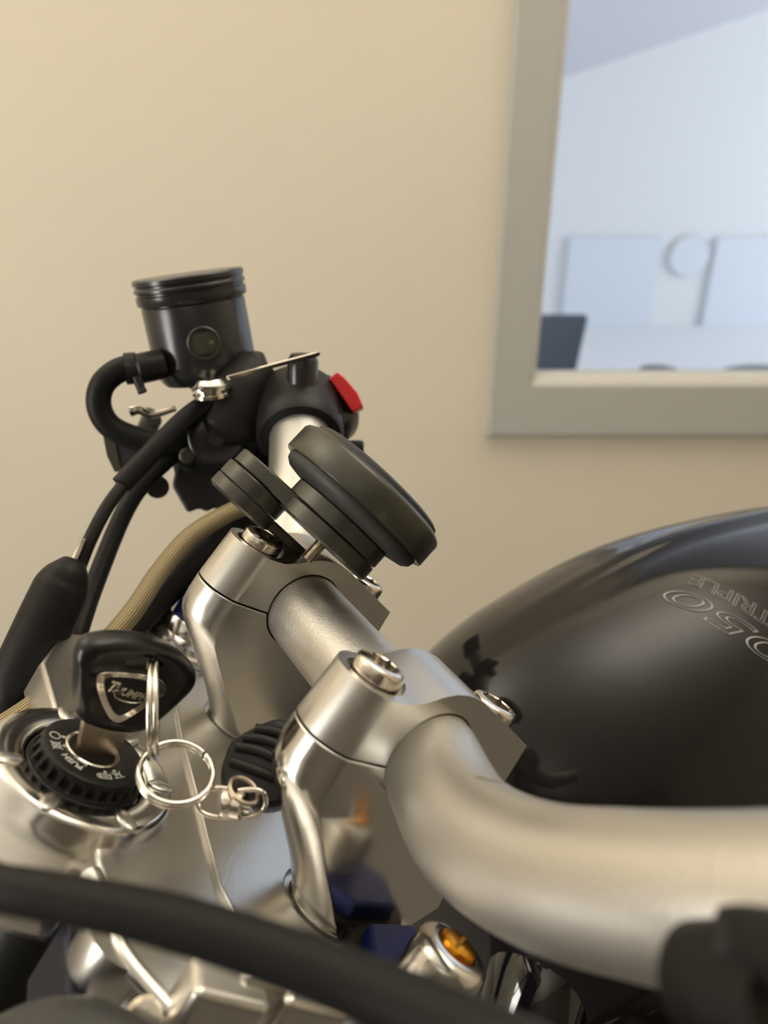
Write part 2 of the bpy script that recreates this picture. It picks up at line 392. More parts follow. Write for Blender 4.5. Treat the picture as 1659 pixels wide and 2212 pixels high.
def table(pxl, pxr, ytop, Y, label):
    a = onpl(pxl, ytop, V((0, Y, 0)), V((0, 1, 0))); b_ = onpl(pxr, ytop, V((0, Y, 0)), V((0, 1, 0)))
    r_ = (b_.x - a.x) * 500; cx = (a.x + b_.x) / 2
    Y = Y - r_ * mm
    root = empty('round_table', (cx, Y, 0), label, 'table', 'low dark tables beyond the window')
    bm = NB(); lathe(bm, [(0, 0), (r_, 0), (r_, 22), (0, 22)], V((cx, Y, a.z - 0.022)), BZ); obj('tabletop', bm, M['tabledark'], root)
    bm = NB(); lathe(bm, [(0, 0), (180, 0), (170, 15), (30, 25), (25, a.z * 1000 - 22), (0, a.z * 1000 - 22)], V((cx, Y, 0)), BZ); obj('pedestal', bm, M['tabledark'], root)
table(1372, 1450, 787, 1.95, 'small dark round table just above the sill, nearer the chair')
table(1520, 1740, 787, 2.9, 'wider dark round table just above the sill at the right picture edge')

# ================================================================== THE MOTORCYCLE
moto = empty('motorcycle', (O.x + 0.1, O.y + 0.1, 0.0), 'motorcycle with silver handlebar and clamps and a glossy black tank, beside the beige wall', 'motorcycle')

# ---- handlebar
barpts = [(-39, -131, 72), (-36.2, -117.3, 59.9), (-33.1, -104.0, 48.4), (-29.6, -90.0, 36.4), (-26.0, -75.0, 24.5), (-22.3, -59.5, 13.2), (-17.9, -43.8, 5.2), (-11.9, -28.3, 0.4), (-5.2, -13.6, -0.8), (0, 2, 0), (0, 20, 0), (0, 50, 0), (0, 84, 0), (0.5, 104, 1), (5, 118, 8), (9, 133, 19), (13, 152, 33), (15.5, 171, 45), (17.5, 188, 54)]
bm = NB(); tube(bm, [sw(*p) for p in barpts] + [at(632, 868, 0.40), at(648, 880, 0.46), at(660, 888, 0.53)], [14.3 * mm] * 22 + [13 * mm, 11 * mm, 11 * mm], 64, k=8)
bar_bvh = BVHTree.FromBMesh(bm)
bar = obj('handlebar', bm, M['satin'], moto, smooth=50)
M['rust'] = mat('brown_scratch', (0.16, 0.10, 0.05), 0.6, cvar=0.3, cscale=900)
bm = NB(); sp_ = [bar_bvh.ray_cast(C0, ray(x, y).normalized())[0] for x, y in ((1024, 1679), (1040, 1681), (1052, 1686), (1066, 1687), (1082, 1691), (1094, 1697))]
tube(bm, [p for p in sp_ if p is not None], [0.1 * mm, 0.35 * mm, 0.25 * mm, 0.3 * mm, 0.2 * mm, 0.06 * mm], 8, k=4)
obj('scratch', bm, M['rust'], bar, label='short brown scratch')
# ---- clamps
def outline(f, vc, R_, h, rear, fil=1.5, nf=33):
    """front arc of radius R_ clipped by the side planes vc +- h, flat sides, square rear; (u, v)"""
    h2 = min(h, R_ * 0.999); am = math.degrees(math.asin(h2 / R_)); cu = f + R_
    pts = arc(cu, vc, R_, 180 + am, 180 - am, nf)
    e_ = pts[-1][0]
    pts += [(e_ + (rear - e_) * 0.3, vc + h), (max(rear - fil, e_ + 2), vc + h)]
    pts += [(rear, vc + h - fil), (rear, vc - h + fil), (max(rear - fil, e_ + 2), vc - h), (e_ + (rear - e_) * 0.3, vc - h)]
    return pts
def clamp(v0, lean, name_label):
    vc = v0 + 13
    # cap
    bm = NB()
    loft(bm, [[sw(u, v, n) for u, v in outline(f, vc, R_, h, 38.5)] for n, f, R_, h in ((-5.0, -36.8, 13.4, 12.9), (5, -35.6, 13.0, 12.6), (30, -32.6, 12.3, 11.9))])
    prof = [(-60, -5), (-60, 13.2)] + [(-24, 13.2), (-18, 13.6), (-13, 15.6), (-8, 18.6), (-4, 20.3), (0, 21.0), (4, 21.0), (8, 20.4), (13, 18.9), (60, 4.5)] + [(60, -5)]
    cut = NB(); prism(cut, prof, sw(0, vc, 0), U, N, -20, 20)
    hole = NB(); lathe(hole, [(14.75, -40), (14.75, 40)], sw(0, vc, 0), BY, 64)
    for s_ in (0, 1): pass
    hole2 = NB(); prism(hole2, arc(0, 0, 14.75, 0, 360, 64)[:-1], sw(0, vc, 0), U, N, -30, 30)
    hole.free()
    cb = NB(); prism(cb, arc(-23, vc, 9.0, 0, 360, 40)[:-1], sw(0, 0, 0), U, BY, 10.8, 30, N)
    cb2 = NB(); prism(cb2, arc(29, vc, 8.6, 0, 360, 40)[:-1], sw(0, 0, 0), U, BY, 10.4, 30, N)
    bm = boolean(bm, [('INTERSECT', cut), ('DIFFERENCE', hole2), ('DIFFERENCE', cb), ('DIFFERENCE', cb2)])
    cap = obj('clamp_cap', bm, M['cap'], moto, smooth=35, bevel=0.0012, segs=3)
    for (bu, bn, tl) in ((-23, 10.8, 0), (29, 10.4, 0)):
        bm = NB(); lathe(bm, [(0, 0), (7.5, 0), (7.6, 5.4), (7.3, 6.2), (6.6, 6.8), (5.2, 7.0), (4.7, 6.6), (4.7, 3.4), (0, 3.4)], sw(bu, vc, bn), N, 48)
        sk = NB(); prism(sk, [(6.2 * math.cos(t), 6.2 * math.sin(t)) if 0 else ((5.6 if k % 2 else 4.0) * math.cos(t), (5.6 if k % 2 else 4.0) * math.sin(t)) for k, t in enumerate([PI * k / 6 for k in range(12)])], sw(bu, vc, bn), U, BY, 3.6, 12, N)
        bm = boolean(bm, [('DIFFERENCE', sk)])
        obj('clamp_bolt', bm, M['steel'], cap, smooth=40)
    # riser
    bm = NB(); secs = []
    lu, lvv = lean
    lev = [(-5.7, -37, 13.4, 39), (-12, -37.2, 13.4, 39.5), (-17, -37, 13.4, 40), (-20, -36.0, 13.9, 40), (-23.5, -33.6, 14.8, 40.5), (-30, -28, 15.6, 41), (-40, -19.5, 16, 41.5), (-48, -12.5, 15.6, 42), (-55, -7.5, 14.6, 33), (-59, -5, 13.6, 28), (-63, -4, 13.2, 23)]
    for n, f, R_, rear in lev:
        t = max(0, min(1, (-17 - n) / 43)); cv = vc + lvv * t
        secs.append([sw(u + lu * t, v, n) for u, v in outline(f, cv, R_, 12.9, rear)])
    loft(bm, secs)
    hole2 = NB(); prism(hole2, arc(0, 0, 14.75, 0, 360, 64)[:-1], sw(0, vc, 0), U, N, -30, 30)
    bm = boolean(bm, [('DIFFERENCE', hole2)])
    obj('clamp_riser', bm, M['cast'] if v0 < 50 else M['cap'], moto, smooth=28, bevel=0.0008, segs=3)
    # bush at the foot
    bm = NB(); lathe(bm, [(0, 0), (13.9, 0), (13.9, 6), (12.8, 8), (0, 8)], sw(8.6 + lu, vc + lvv, -64), N); obj('riser_bush', bm, M['cast'], moto)
clamp(0, (0, -4), '')
clamp(84, (7, 5), '')

# ---- top yoke
YT = -59.0
bm = NB()
outl = [(-64, 22), (-64, -6), (-56, -22), (-48, -34)] + arc(16, -24, 32, 235, 330, 10) + [(44, -8), (42, 20), (36, 40), (34, 55)]
outl += [(u, 110 - v) for u, v in outl[::-1]][1:]
prism(bm, outl, sw(0, 0, 0), U, BY, YT - 16, YT - 1.8, N)
yoke = obj('top_yoke', bm, M['brushed'], moto, smooth=30, bevel=0.0018, segs=3)
bm = NB()
inl = [(-23, 55), (-27, 33), (-30, 14), (-28, -8), (-18, -26)] + arc(16, -24, 27, 235, 330, 10) + [(39, -6), (37, 22), (30, 42), (28, 55)]
inl += [(u, 110 - v) for u, v in arc(16, -24, 27, 235, 330, 10)[::-1]] + [(-16, 128), (-13, 108), (-19, 80)]
prism(bm, inl, sw(0, 0, 0), U, BY, YT - 5, YT, N)
hl = NB(); prism(hl, arc(8, 9, 15.4, 0, 360, 48)[:-1], sw(0, 0, 0), U, BY, YT - 3, YT + 10, N)
hl2 = NB(); prism(hl2, arc(15, 102, 15.4, 0, 360, 48)[:-1], sw(0, 0, 0), U, BY, YT - 3, YT + 10, N)
bm = boolean(bm, [('DIFFERENCE', hl), ('DIFFERENCE', hl2)])
obj('yoke_deck', bm, M['brushed'], moto, smooth=30, bevel=0.0006, segs=3)
# raised ribs of the yoke casting
def rib(pts, r0):
    bm = NB(); tube(bm, [sw(*p) for p in pts], r0, 16, k=6); obj('yoke_rib', bm, M['cast'], moto, smooth=60)
rib([(-67, 17, YT - 3), (-64, 5, YT - 3), (-63.5, -6, YT - 3), (-56, -21, YT - 3), (-48, -33, YT - 3)], [3.4 * mm, 2.6 * mm, 2.4 * mm, 2.2 * mm, 2 * mm])
# ---- ignition boss
IC = (-62.2, 54.6)
bm = NB(); lathe(bm, [(18.0, -14), (18.0, 0.0), (18.5, 0.8), (19.4, 1.3), (25.6, 1.5), (26.8, 1.1), (27.5, 0.0), (28.4, -3), (31, -7), (35.5, -10.5), (38.5, -14.5), (39, -24), (36, -26), (18.0, -26), (18.0, -14)], sw(IC[0], IC[1], YT + 1.5), N, 96)
boss = obj('ignition_boss', bm, M['cast'], moto, smooth=60)
for k, t in enumerate((-172, -128, -74, -14, 40, 95)):
    a_ = math.radians(t); c = sw(IC[0] + 23.4 * math.cos(a_), IC[1] + 23.4 * math.sin(a_), YT + 2.9)
    rd = (U * math.cos(a_) + BY * math.sin(a_)); tg = N.cross(rd)
    bm = NB(); bmesh.ops.create_icosphere(bm, subdivisions=3, radius=1)
    for v in bm.verts: v.co = c + mm * (rd * v.co.x * 4.4 + tg * v.co.y * 2.6 + N * v.co.z * 1.1)
    obj('boss_lug', bm, M['cap'], boss, smooth=80)
# bezel: black knurled ring round the lock
BO = sw(IC[0], IC[1], YT + 1.2)
lock = None
bm = NB(); lathe(bm, [(0, -6), (17.4, -6), (17.4, 0.2), (16.8, 0.8), (0, 0.8)], BO, N, 96)
lock = obj('ignition_lock', bm, M['black'], moto, smooth=40)
bm = NB(); rings_ = []
nt_ = 26
for h_, ro, ri in ((0.5, 16.9, 16.9), (1.4, 16.7, 16.7), (1.6, 16.5, 14.9), (4.2, 15.9, 15.2), (5.2, 15.5, 15.4), (6.0, 15.3, 15.3), (6.3, 14.9, 14.9)):
    ring_ = []
    for k in range(nt_ * 6):
        t = 2 * PI * k / (nt_ * 6); ph = k % 6
        rr_ = ro if ph in (0, 1, 2) else ri
        ring_.append(BO + mm * (rr_ * math.cos(t) * U + rr_ * math.sin(t) * BY + h_ * N))
    rings_.append(ring_)
loft(bm, rings_)
obj('knurled_bezel', bm, M['black'], lock, smooth=25)
bm = NB(); lathe(bm, [(7.0, 4), (15.0, 4), (15.0, 6.2), (14.6, 6.45), (8.2, 6.5), (7.0, 6.4), (7.0, 4)], BO, N, 96); face = obj('bezel_face', bm, M['black'], lock)
bm = NB(); lathe(bm, [(6.8, 3), (8.3, 3), (8.3, 6.9), (7.9, 7.2), (7.2, 6.9), (6.8, 6.2), (6.8, 3)], BO - U * 0.9 * mm, N, 64); obj('lock_ring', bm, M['steel'], lock)
bm = NB(); lathe(bm, [(0, 2), (6.9, 2), (6.9, 6.0), (5.2, 6.3), (0, 5.9)], BO - U * 0.9 * mm, N, 48)
sl = NB(); box(sl, BO - U * 2.2 * mm - BY * 0.4 * mm + N * 6 * mm, U * 0.99 + BY * 0.14, BY * 0.99 - U * 0.14, N, 5.6, 1.1, 2.4)
bm = boolean(bm, [('DIFFERENCE', sl)]); obj('lock_barrel', bm, M['brass'], lock)
# printed marks on the bezel: laid round the ring, readable from outside
HF = 6.62
def ringplace(cx, cy, ang, tang):
    def f(x, y, z): return BO + mm * ((cx + x * 1000 * math.cos(tang) - y * 1000 * math.sin(tang)) * U + (cy + x * 1000 * math.sin(tang) + y * 1000 * math.cos(tang)) * BY + (HF + z * 1000) * N)
    return f
def stroke(bm, pts, w=0.22):
    for p, q in zip(pts, pts[1:]):
        p = V((*p, 0)); q = V((*q, 0)); d = (q - p)
        if d.length < 1e-6: continue
        d = d.normalized() * w / 2; nrm = V((-d.y, d.x, 0)); p = p - d; q = q + d
        vs_ = [BO + mm * (s_.x * U + s_.y * BY + (HF + h) * N) for h in (-0.1, 0.06) for s_ in (p - nrm, q - nrm, q + nrm, p + nrm)]
        vv_ = [bm.verts.new(c_) for c_ in vs_]
        for f_ in ((0, 1, 2, 3), (4, 5, 6, 7), (0, 1, 5, 4), (1, 2, 6, 5), (2, 3, 7, 6), (3, 0, 4, 7)): bm.faces.new([vv_[i_] for i_ in f_])
def polar(r_, deg): return (r_ * math.cos(math.radians(deg)), r_ * math.sin(math.radians(deg)))
def local(r_, deg, pts):
    """local marks: x tangential, y radially inward"""
    a_ = math.radians(deg); er = (math.cos(a_), math.sin(a_)); et = (-math.sin(a_), math.cos(a_)); c_ = polar(r_, deg)
    return [(c_[0] + x * et[0] - y * er[0], c_[1] + x * et[1] - y * er[1]) for x, y in pts]
PUSH_A = -140
FLIP = -1
tx = text_bm('PUSH', 0.0029, None, depth=0.00005, bold=0.00004)
for v in tx.verts:
    x, y = v.co.x * 1000, v.co.y * 1000
    a_ = math.radians(PUSH_A) + FLIP * x / 11.2; r_ = 11.0 - FLIP * -y if 0 else 11.2 + y
    v.co = BO + mm * (r_ * math.cos(a_) * U + r_ * math.sin(a_) * BY + (HF + v.co.z * 1000) * N)
obj('push_lettering', tx, M['paintwhite'], face, smooth=0)
bm = NB()
stroke(bm, [polar(8.9, PUSH_A + d) for d in range(-20, 21, 4)] , 0.3)
stroke(bm, [polar(8.9, PUSH_A + 20), polar(9.6, PUSH_A + 19)], 0.3)
# ring mark (off)
stroke(bm, local(12.2, 162, arc(0, 0, 1.5, 0, 360, 20)), 0.28)
stroke(bm, local(9.8, 158, arc(0, 0, 0.3, 0, 360, 8)), 0.45)
# crossed ring mark (on)
stroke(bm, local(12.0, -176, arc(0, 0, 1.2, 0, 360, 18)), 0.28)
stroke(bm, local(12.0, -176, [(-1.6, -1.4), (1.6, 1.4)]), 0.28); stroke(bm, local(12.0, -176, [(-1.6, 1.4), (1.6, -1.4)]), 0.28)
stroke(bm, local(9.6, -177, arc(0, 0, 0.3, 0, 360, 8)), 0.45)
# padlock mark
stroke(bm, local(11.4, -88, [(-1.6, -1.0), (1.6, -1.0), (1.6, 0.8), (-1.6, 0.8), (-1.6, -1.0)]), 0.28)
stroke(bm, local(11.4, -88, [(-0.8, -0.1), (0.8, -0.1)]), 0.3)
stroke(bm, local(11.4, -88, [(x - 1.6, y - 0.1) for x, y in arc(0, 0, 0.9, 90, 270, 10)]), 0.28)
stroke(bm, local(9.6, -86, arc(0, 0, 0.25, 0, 360, 8)), 0.4)
# parking mark
stroke(bm, local(11.2, -66, [(-0.8, -0.9), (0.9, -0.9), (0.9, 0.3), (-0.8, 0.3), (-0.8, -0.9)]), 0.28)
stroke(bm, local(11.2, -66, [(0, 0.4), (0, 1.4)]), 0.28); stroke(bm, local(11.2, -66, [(-0.7, 0.5), (-1.4, 1.3)]), 0.28); stroke(bm, local(11.2, -66, [(0.7, 0.5), (1.4, 1.3)]), 0.28)
stroke(bm, local(11.2, -66, [(-1.6, -0.9), (1.7, -0.9)]), 0.28)
stroke(bm, local(9.3, -66, arc(0, 0, 0.25, 0, 360, 8)), 0.4)
obj('bezel_marks', bm, M['paintwhite'], face, smooth=0)

# ---- fork tops
bm = NB(); lathe(bm, [(0, -10), (21, -10), (21, 3), (20, 4), (0, 4)], sw(17, -22, YT), N); obj('fork_tube', bm, M['blacksoft'], moto)
bm = NB(); lathe(bm, [(0, 0), (17.5, 0), (17.5, 6), (16.5, 7), (13, 7), (0, 7)], sw(17, -22, YT + 2), N, 6); fc = obj('fork_cap', bm, M['blue'], moto, smooth=20, bevel=0.0006, label='blue anodised cap')
AX = at(985, 2050, 0.205)
bm = NB(); lathe(bm, [(0, -14), (10.8, -14), (10.8, -3), (10.2, -0.8), (8.6, 0.4), (6.2, 0.6), (5.6, -1.5), (0, -1.5)], AX, (N + 0.12 * BX), 48); obj('adjuster_body', bm, M['cast'], fc, label='silver adjuster body')
bm = NB(); lathe(bm, [(0, -2), (5.4, -2), (5.6, 0.6), (5.2, 1.8), (3.6, 2.5), (0, 2.6)], AX, (N + 0.12 * BX), 40)
sk = NB(); box(sk, AX + N * 2.6 * mm, (U + BY * 0.5), (BY - U * 0.5), N, 4.5, 0.5, 0.9)
bm = boolean(bm, [('DIFFERENCE', sk)]); obj('adjuster_screw', bm, M['orange'], fc, label='orange anodised adjuster screw')
FF = at(412, 1354, 0.345)
bm = NB(); lathe(bm, [(0, -19), (20.5, -19), (20.5, -10), (18.5, -10), (18.5, -9.8), (0, -9.8)], FF, N); obj('fork_tube', bm, M['black'], moto)
bm = NB(); lathe(bm, [(0, -10), (20, -10), (20, -6.5), (18.6, -5.6), (18, -3), (14.5, -1.5), (14, 4), (13, 5), (0, 5)], FF, N); fc2 = obj('fork_collar', bm, M['cast'], moto)
bm = NB(); lathe(bm, [(0, 4), (12, 4), (12, 17), (11, 18.5), (0, 18.5)], FF, N, 6); obj('fork_cap', bm, M['blue'], moto, smooth=20, bevel=0.0006, label='blue anodised cap')
for sv in (-24, 160):
    bm = NB(); tube(bm, [sw(17, sv, YT - 10), sw(17, sv, -560)], 26 * mm, 32, k=1); obj('fork_leg', bm, M['black'], moto)

# lower yoke clamp castings at the bottom edge
def blob(pts, h0, h1, m, name, bev=0.002, parent=moto):
    bm = NB(); prism(bm, pts, sw(0, 0, 0), U, BY, h0, h1, N); return obj(name, bm, m, parent, smooth=30, bevel=bev, segs=3)
def pxprism(pts, dep, th, m, name, bev=0.001, parent=moto, nn=None, label=None):
    """solid plate: outline on a plane through the centre facing nn, thickness th (mm) away from the viewer"""
    cx = sum(p[0] for p in pts) / len(pts); cy = sum(p[1] for p in pts) / len(pts)
    p0 = at(cx, cy, dep); nn = (nn if nn is not None else -ray(cx, cy)).normalized()
    P = [onpl(x, y, p0, nn) for x, y in pts]
    bm = NB(); A = [bm.verts.new(p) for p in P]; B = [bm.verts.new(p - nn * th * mm) for p in P]; n_ = len(P)
    for i in range(n_): bm.faces.new((A[i], A[(i + 1) % n_], B[(i + 1) % n_], B[i]))
    bm.faces.new(A); bm.faces.new(B[::-1])
    return obj(name, bm, m, parent, smooth=30, bevel=bev, segs=3, label=label)
# pinch clamp of the yoke round the near fork leg
cN = at(560, 2210, 0.178)
for (px_, py_, d_, sx, sy, sz, tw) in ((455, 2190, 0.172, 9.5, 6, 10, 0), (545, 2150, 0.180, 8, 6, 9, 0), (640, 2190, 0.183, 9, 7, 9, 0)):
    bm = NB(); box(bm, at(px_, py_, d_), (U - BY * 0.3), (BY + U * 0.3), N, sx, sy, sz); obj('pinch_clamp', bm, M['cap'], moto, smooth=30, bevel=0.0022, segs=4)
bm = NB(); tube(bm, [at(340, 2085, 0.19), at(352, 2150, 0.187), at(372, 2240, 0.182)], 9.5 * mm, 32); obj('yoke_boss', bm, M['cap'], moto)
bm = NB(); lathe(bm, [(0, 0), (4.5, 0), (4.5, 14), (3.5, 15), (0, 15)], at(330, 2190, 0.18), V((0.1, -0.4, 0.6))); obj('yoke_pin', bm, M['steel'], moto)
# lock housing beneath the yoke
bm = NB(); lathe(bm, [(0, 0), (10.5, 0), (11.5, 1.5), (11.5, 12), (0, 12)], at(238, 2098, 0.185), N, 48); obj('lock_housing', bm, M['cap'], moto)
bm = NB(); box(bm, at(225, 2150, 0.19), (U - BY * 0.2), (BY + U * 0.2), N, 15, 12, 11); obj('lock_connector', bm, M['navy'], moto, bevel=0.0015)

# ---- fuel tank
prof_top = [(50, -118), (53, -100), (60, -82), (74, -66), (100, -52), (135, -42), (199, -32), (270, -35), (348, -45), (420, -65), (450, -80)]
prof_w = [(50, 40), (53, 62), (60, 84), (74, 102), (100, 116), (135, 126), (199, 133), (270, 134), (348, 124), (420, 96), (450, 76)]
def interp(tab, a_):
    P = tab
    if a_ <= P[0][0]: return P[0][1]
    for i in range(len(P) - 1):
        if a_ <= P[i + 1][0]:
            p0 = P[max(i - 1, 0)]; p1 = P[i]; p2 = P[i + 1]; p3 = P[min(i + 2, len(P) - 1)]
            h_ = p2[0] - p1[0]; t = (a_ - p1[0]) / h_
            m1 = (p2[1] - p0[1]) / (p2[0] - p0[0]) * h_ if p2[0] != p0[0] else 0; m2 = (p3[1] - p1[1]) / (p3[0] - p1[0]) * h_ if p3[0] != p1[0] else 0
            return (2 * t ** 3 - 3 * t * t + 1) * p1[1] + (t ** 3 - 2 * t * t + t) * m1 + (-2 * t ** 3 + 3 * t * t) * p2[1] + (t ** 3 - t * t) * m2
    return P[-1][1]
TV = 75.0
bm = NB(); secs = []
av = [50 + (450 - 50) * (i / 70) ** 1.35 for i in range(71)]
for a_ in av:
    ct = interp(prof_top, a_); w = interp(prof_w, a_); cb = -250; s_ = []
    for k in range(97):
        t = -PI / 2 * 1.0 + PI * k / 96
        ex = 1.0
        dv = math.copysign(abs(math.sin(t)) ** ex, t); dc = abs(math.cos(t)) ** 1.0
        b_ = TV + w * dv; c_ = cb + (ct - cb) * dc
        fade = max(0, min(1, (a_ - 95) / 90))
        rdg = TV + 24 - (a_ - 100) * 0.02
        c_ += fade * (2.6 * math.exp(-((b_ - rdg) / 5.0) ** 2) - 1.2 * math.exp(-((b_ - rdg + 9) / 5.0) ** 2))
        s_.append(bw(a_, b_, c_))
    secs.append(s_)
loft(bm, secs)
bmesh.ops.recalc_face_normals(bm, faces=bm.faces[:])
tank_bvh = BVHTree.FromBMesh(bm)
tank = obj('fuel_tank', bm, M['tank'], moto, smooth=50)
def tank_hit(px_, py_):
    d_ = ray(px_, py_).normalized(); return tank_bvh.ray_cast(C0, d_)
# lettering laid on the tank, read from the rider's side
A1 = tank_hit(1475, 1300)[0]; A2 = tank_hit(1565, 1350)[0]; A3 = tank_hit(1635, 1395)[0]
nrm = tank_hit(1565, 1350)[1]
rd_ = (A1 - A3).normalized(); rd_ = (rd_ - nrm * rd_.dot(nrm)).normalized()
pitch_ = (A1 - A3).length / 2
up_ = nrm.cross(rd_)
if up_.dot(BX) > 0: up_ = -up_
print('TANKTEXT', pitch_ * 1000, rd_.dot(BY), up_.dot(-BX), [round(c, 1) for c in ((A2 - O).dot(BX) * 1000, (A2 - O).dot(BY) * 1000, (A2 - O).dot(BZ) * 1000)])
def tankplace(org, slant):
    def f(x, y, z):
        p = org + rd_ * (x + slant * y) + up_ * y
        h = tank_bvh.ray_cast(p + nrm * 0.05, -nrm)
        if h[0] is None: return p
        return h[0] + h[1] * (0.00025 + z)
    return f
def wide(body, size, org, ol, sx, slant, sp=1.0):
    bm = text_bm(body, size, None, outline=ol, spacing=sp)
    pf = tankplace(org, slant)
    for v in bm.verts: v.co = pf(v.co.x * sx, v.co.y, v.co.z)
    return bm
big = wide('1050', 0.0165, tank_hit(1622, 1374)[0], 0.00022, 2.45, 0.75, 0.97)
obj('tank_number', big, M['decal'], tank, smooth=0)
sm = wide('SPEED TRIPLE', 0.0118, tank_hit(1668, 1343)[0], 0.00015, 1.12, 0.0)
obj('tank_lettering', sm, M['decal'], tank, smooth=0)

# ---- black frame, seat, hidden structure beneath the tank
bm = NB(); tube(bm, [bw(-60, -80, -420), bw(0, -78, -300), bw(90, -62, -190), bw(250, -70, -160), bw(420, -40, -170)], 18 * mm, 24); obj('frame_tube', bm, M['gloss'], moto)
bm = NB(); tube(bm, [bw(-20, -40, -420), bw(30, -20, -260), bw(70, 10, -170), bw(120, 40, -160)], 24 * mm, 24); obj('frame_tube', bm, M['gloss'], moto)
bm = NB(); loft(bm, [[bw(a_, 95 + w * sx, c_) for sx, c_ in ((-1, -420), (-1, -230), (-0.6, -200), (0.6, -200), (1, -230), (1, -420))] for a_, w in ((60, 90), (200, 120), (420, 110))]); obj('engine_cover', bm, M['black'], moto, bevel=0.01)

# ---- right-hand brake and switch cluster
RC = at(405, 592, 0.365)
ax_r = (RC - at(447, 800, 0.365 + 0.365 * 208 / FPX * 0.354)).normalized()
RB = RC - ax_r * 0.043
bm = NB(); lathe(bm, [(0, -7), (21, -7), (22.5, -5), (24.3, 0), (24.6, 3), (24.6, 29.5), (24, 30.5), (23.4, 30.5), (23.4, 31.5), (0, 31.5)], RB, ax_r, 64)
fl = (C0 - RB); fl = (fl - ax_r * fl.dot(ax_r)).normalized()
res = obj('brake_reservoir', bm, M['anod'], moto)
bm = NB(); lathe(bm, [(0, 31), (25.4, 31), (26, 31.8), (26, 35.2), (25.3, 35.8), (25.3, 36.6), (26.2, 37.2), (26.2, 38.4), (25.5, 39.2), (25.5, 40), (26.2, 40.6), (26.2, 42.4), (25.4, 43.2), (0, 43.4)], RB, ax_r, 64); obj('reservoir_cap', bm, M['anod'], res)
sg = at(443, 740, 0.3445)
sg = RB + ax_r * 13 * mm + (sg - RB - ax_r * (sg - RB).dot(ax_r)).normalized() * 24.2 * mm
sd = (C0 - sg); sd = (sd - ax_r * sd.dot(ax_r)).normalized()
sgd = (sg - RB - ax_r * 13 * mm).normalized()
bm = NB(); lathe(bm, [(6.4, -4), (7.6, -4), (7.6, 0.6), (7.2, 1.0), (6.6, 0.8), (6.4, 0), (6.4, -4)], sg, sgd); obj('sight_glass_rim', bm, M['mount'], res)
bm = NB(); lathe(bm, [(0, -3), (6.4, -3), (6.4, 0.1), (4, 0.5), (0, 0.6)], sg, sgd); obj('sight_glass', bm, M['glassdark'], res)
def part(name, m, fn, parent=moto, **k):
    bm = NB(); fn(bm); return obj(name, bm, m, parent, **k)
# reservoir outlet, hose and bracket
part('hose_barb', M['black'], lambda b_: lathe(b_, [(0, 0), (6.5, 0), (7, 1), (7, 12), (6, 13), (6, 18), (0, 18)], at(355, 785, 0.36), (at(285, 800, 0.355) - at(355, 785, 0.36))))
part('reservoir_hose', M['blacksoft'], lambda b_: tube(b_, [at(310, 795, 0.357), at(262, 798, 0.355), at(222, 830, 0.355), at(214, 878, 0.357), at(240, 922, 0.36), at(300, 948, 0.363), at(370, 955, 0.366), at(440, 940, 0.375)], 5.7 * mm, 28))
part('hose_clip', M['black'], lambda b_: lathe(b_, [(0, -2.5), (7.3, -2.5), (7.3, 2.5), (0, 2.5)], at(283, 796, 0.3565), at(262, 798, 0.355) - at(310, 795, 0.357)))
part('hose_clip_tab', M['black'], lambda b_: tube(b_, [at(296, 815, 0.352), at(304, 838, 0.352), at(308, 848, 0.352)], [2.4 * mm, 2 * mm, 2.2 * mm], 12))
part('bracket_strip', M['chrome'], lambda b_: prism(b_, [(-1, -0.6), (41, -0.6), (43, 0), (41, 0.6), (-1, 0.6)], at(495, 815, 0.349), (at(685, 765, 0.347) - at(495, 815, 0.349)).normalized(), V((0, 0.9, 0.44)).normalized(), -1.2, 1.2), bevel=0.0004)
part('bracket_bolt', M['chrome'], lambda b_: lathe(b_, [(0, -3.5), (7.8, -3.5), (8.8, -3), (8.8, -1.6), (7.4, -1.4), (7.4, 0.4), (9.6, 0.8), (9.6, 2), (7.5, 2.6), (5, 5), (0, 5)], at(457, 842, 0.352), ax_r + V((0.05, 0, 0))))
part('clamp_post', M['anod'], lambda b_: lathe(b_, [(0, -6), (7.2, -6), (7.2, 20.5), (6.2, 22), (0, 22)], at(652, 872, 0.362), ax_r + V((0.18, 0, 0))))
part('post_cap', M['black'], lambda b_: lathe(b_, [(0, 22), (6.0, 22), (5.6, 23), (0, 23.2)], at(652, 872, 0.362), ax_r + V((0.18, 0, 0))))
# master cylinder body: a rounded casting under the reservoir
part('master_cylinder', M['black'], lambda b_: tube(b_, [at(560, 800, 0.375), at(520, 850, 0.37), at(500, 905, 0.372), at(470, 960, 0.378)], [13 * mm, 15 * mm, 20 * mm, 15 * mm], 32))
part('master_cylinder_bore', M['black'], lambda b_: lathe(b_, [(0, 0), (12, 0), (14, 3), (14, 14), (10, 16), (6, 16), (6, 18), (0, 18)], at(505, 925, 0.378), -ray(480, 960)))
part('cylinder_pivot', M['anod'], lambda b_: lathe(b_, [(0, 0), (13, 0), (13, 3), (11, 4.5), (4, 4.5), (4, 6.5), (0, 6.5)], at(468, 945, 0.362), -ray(480, 960)))
part('clamp_bracket', M['black'], lambda b_: tube(b_, [at(545, 770, 0.375), at(553, 830, 0.372), at(560, 900, 0.375)], [6 * mm, 9 * mm, 14 * mm], 24))
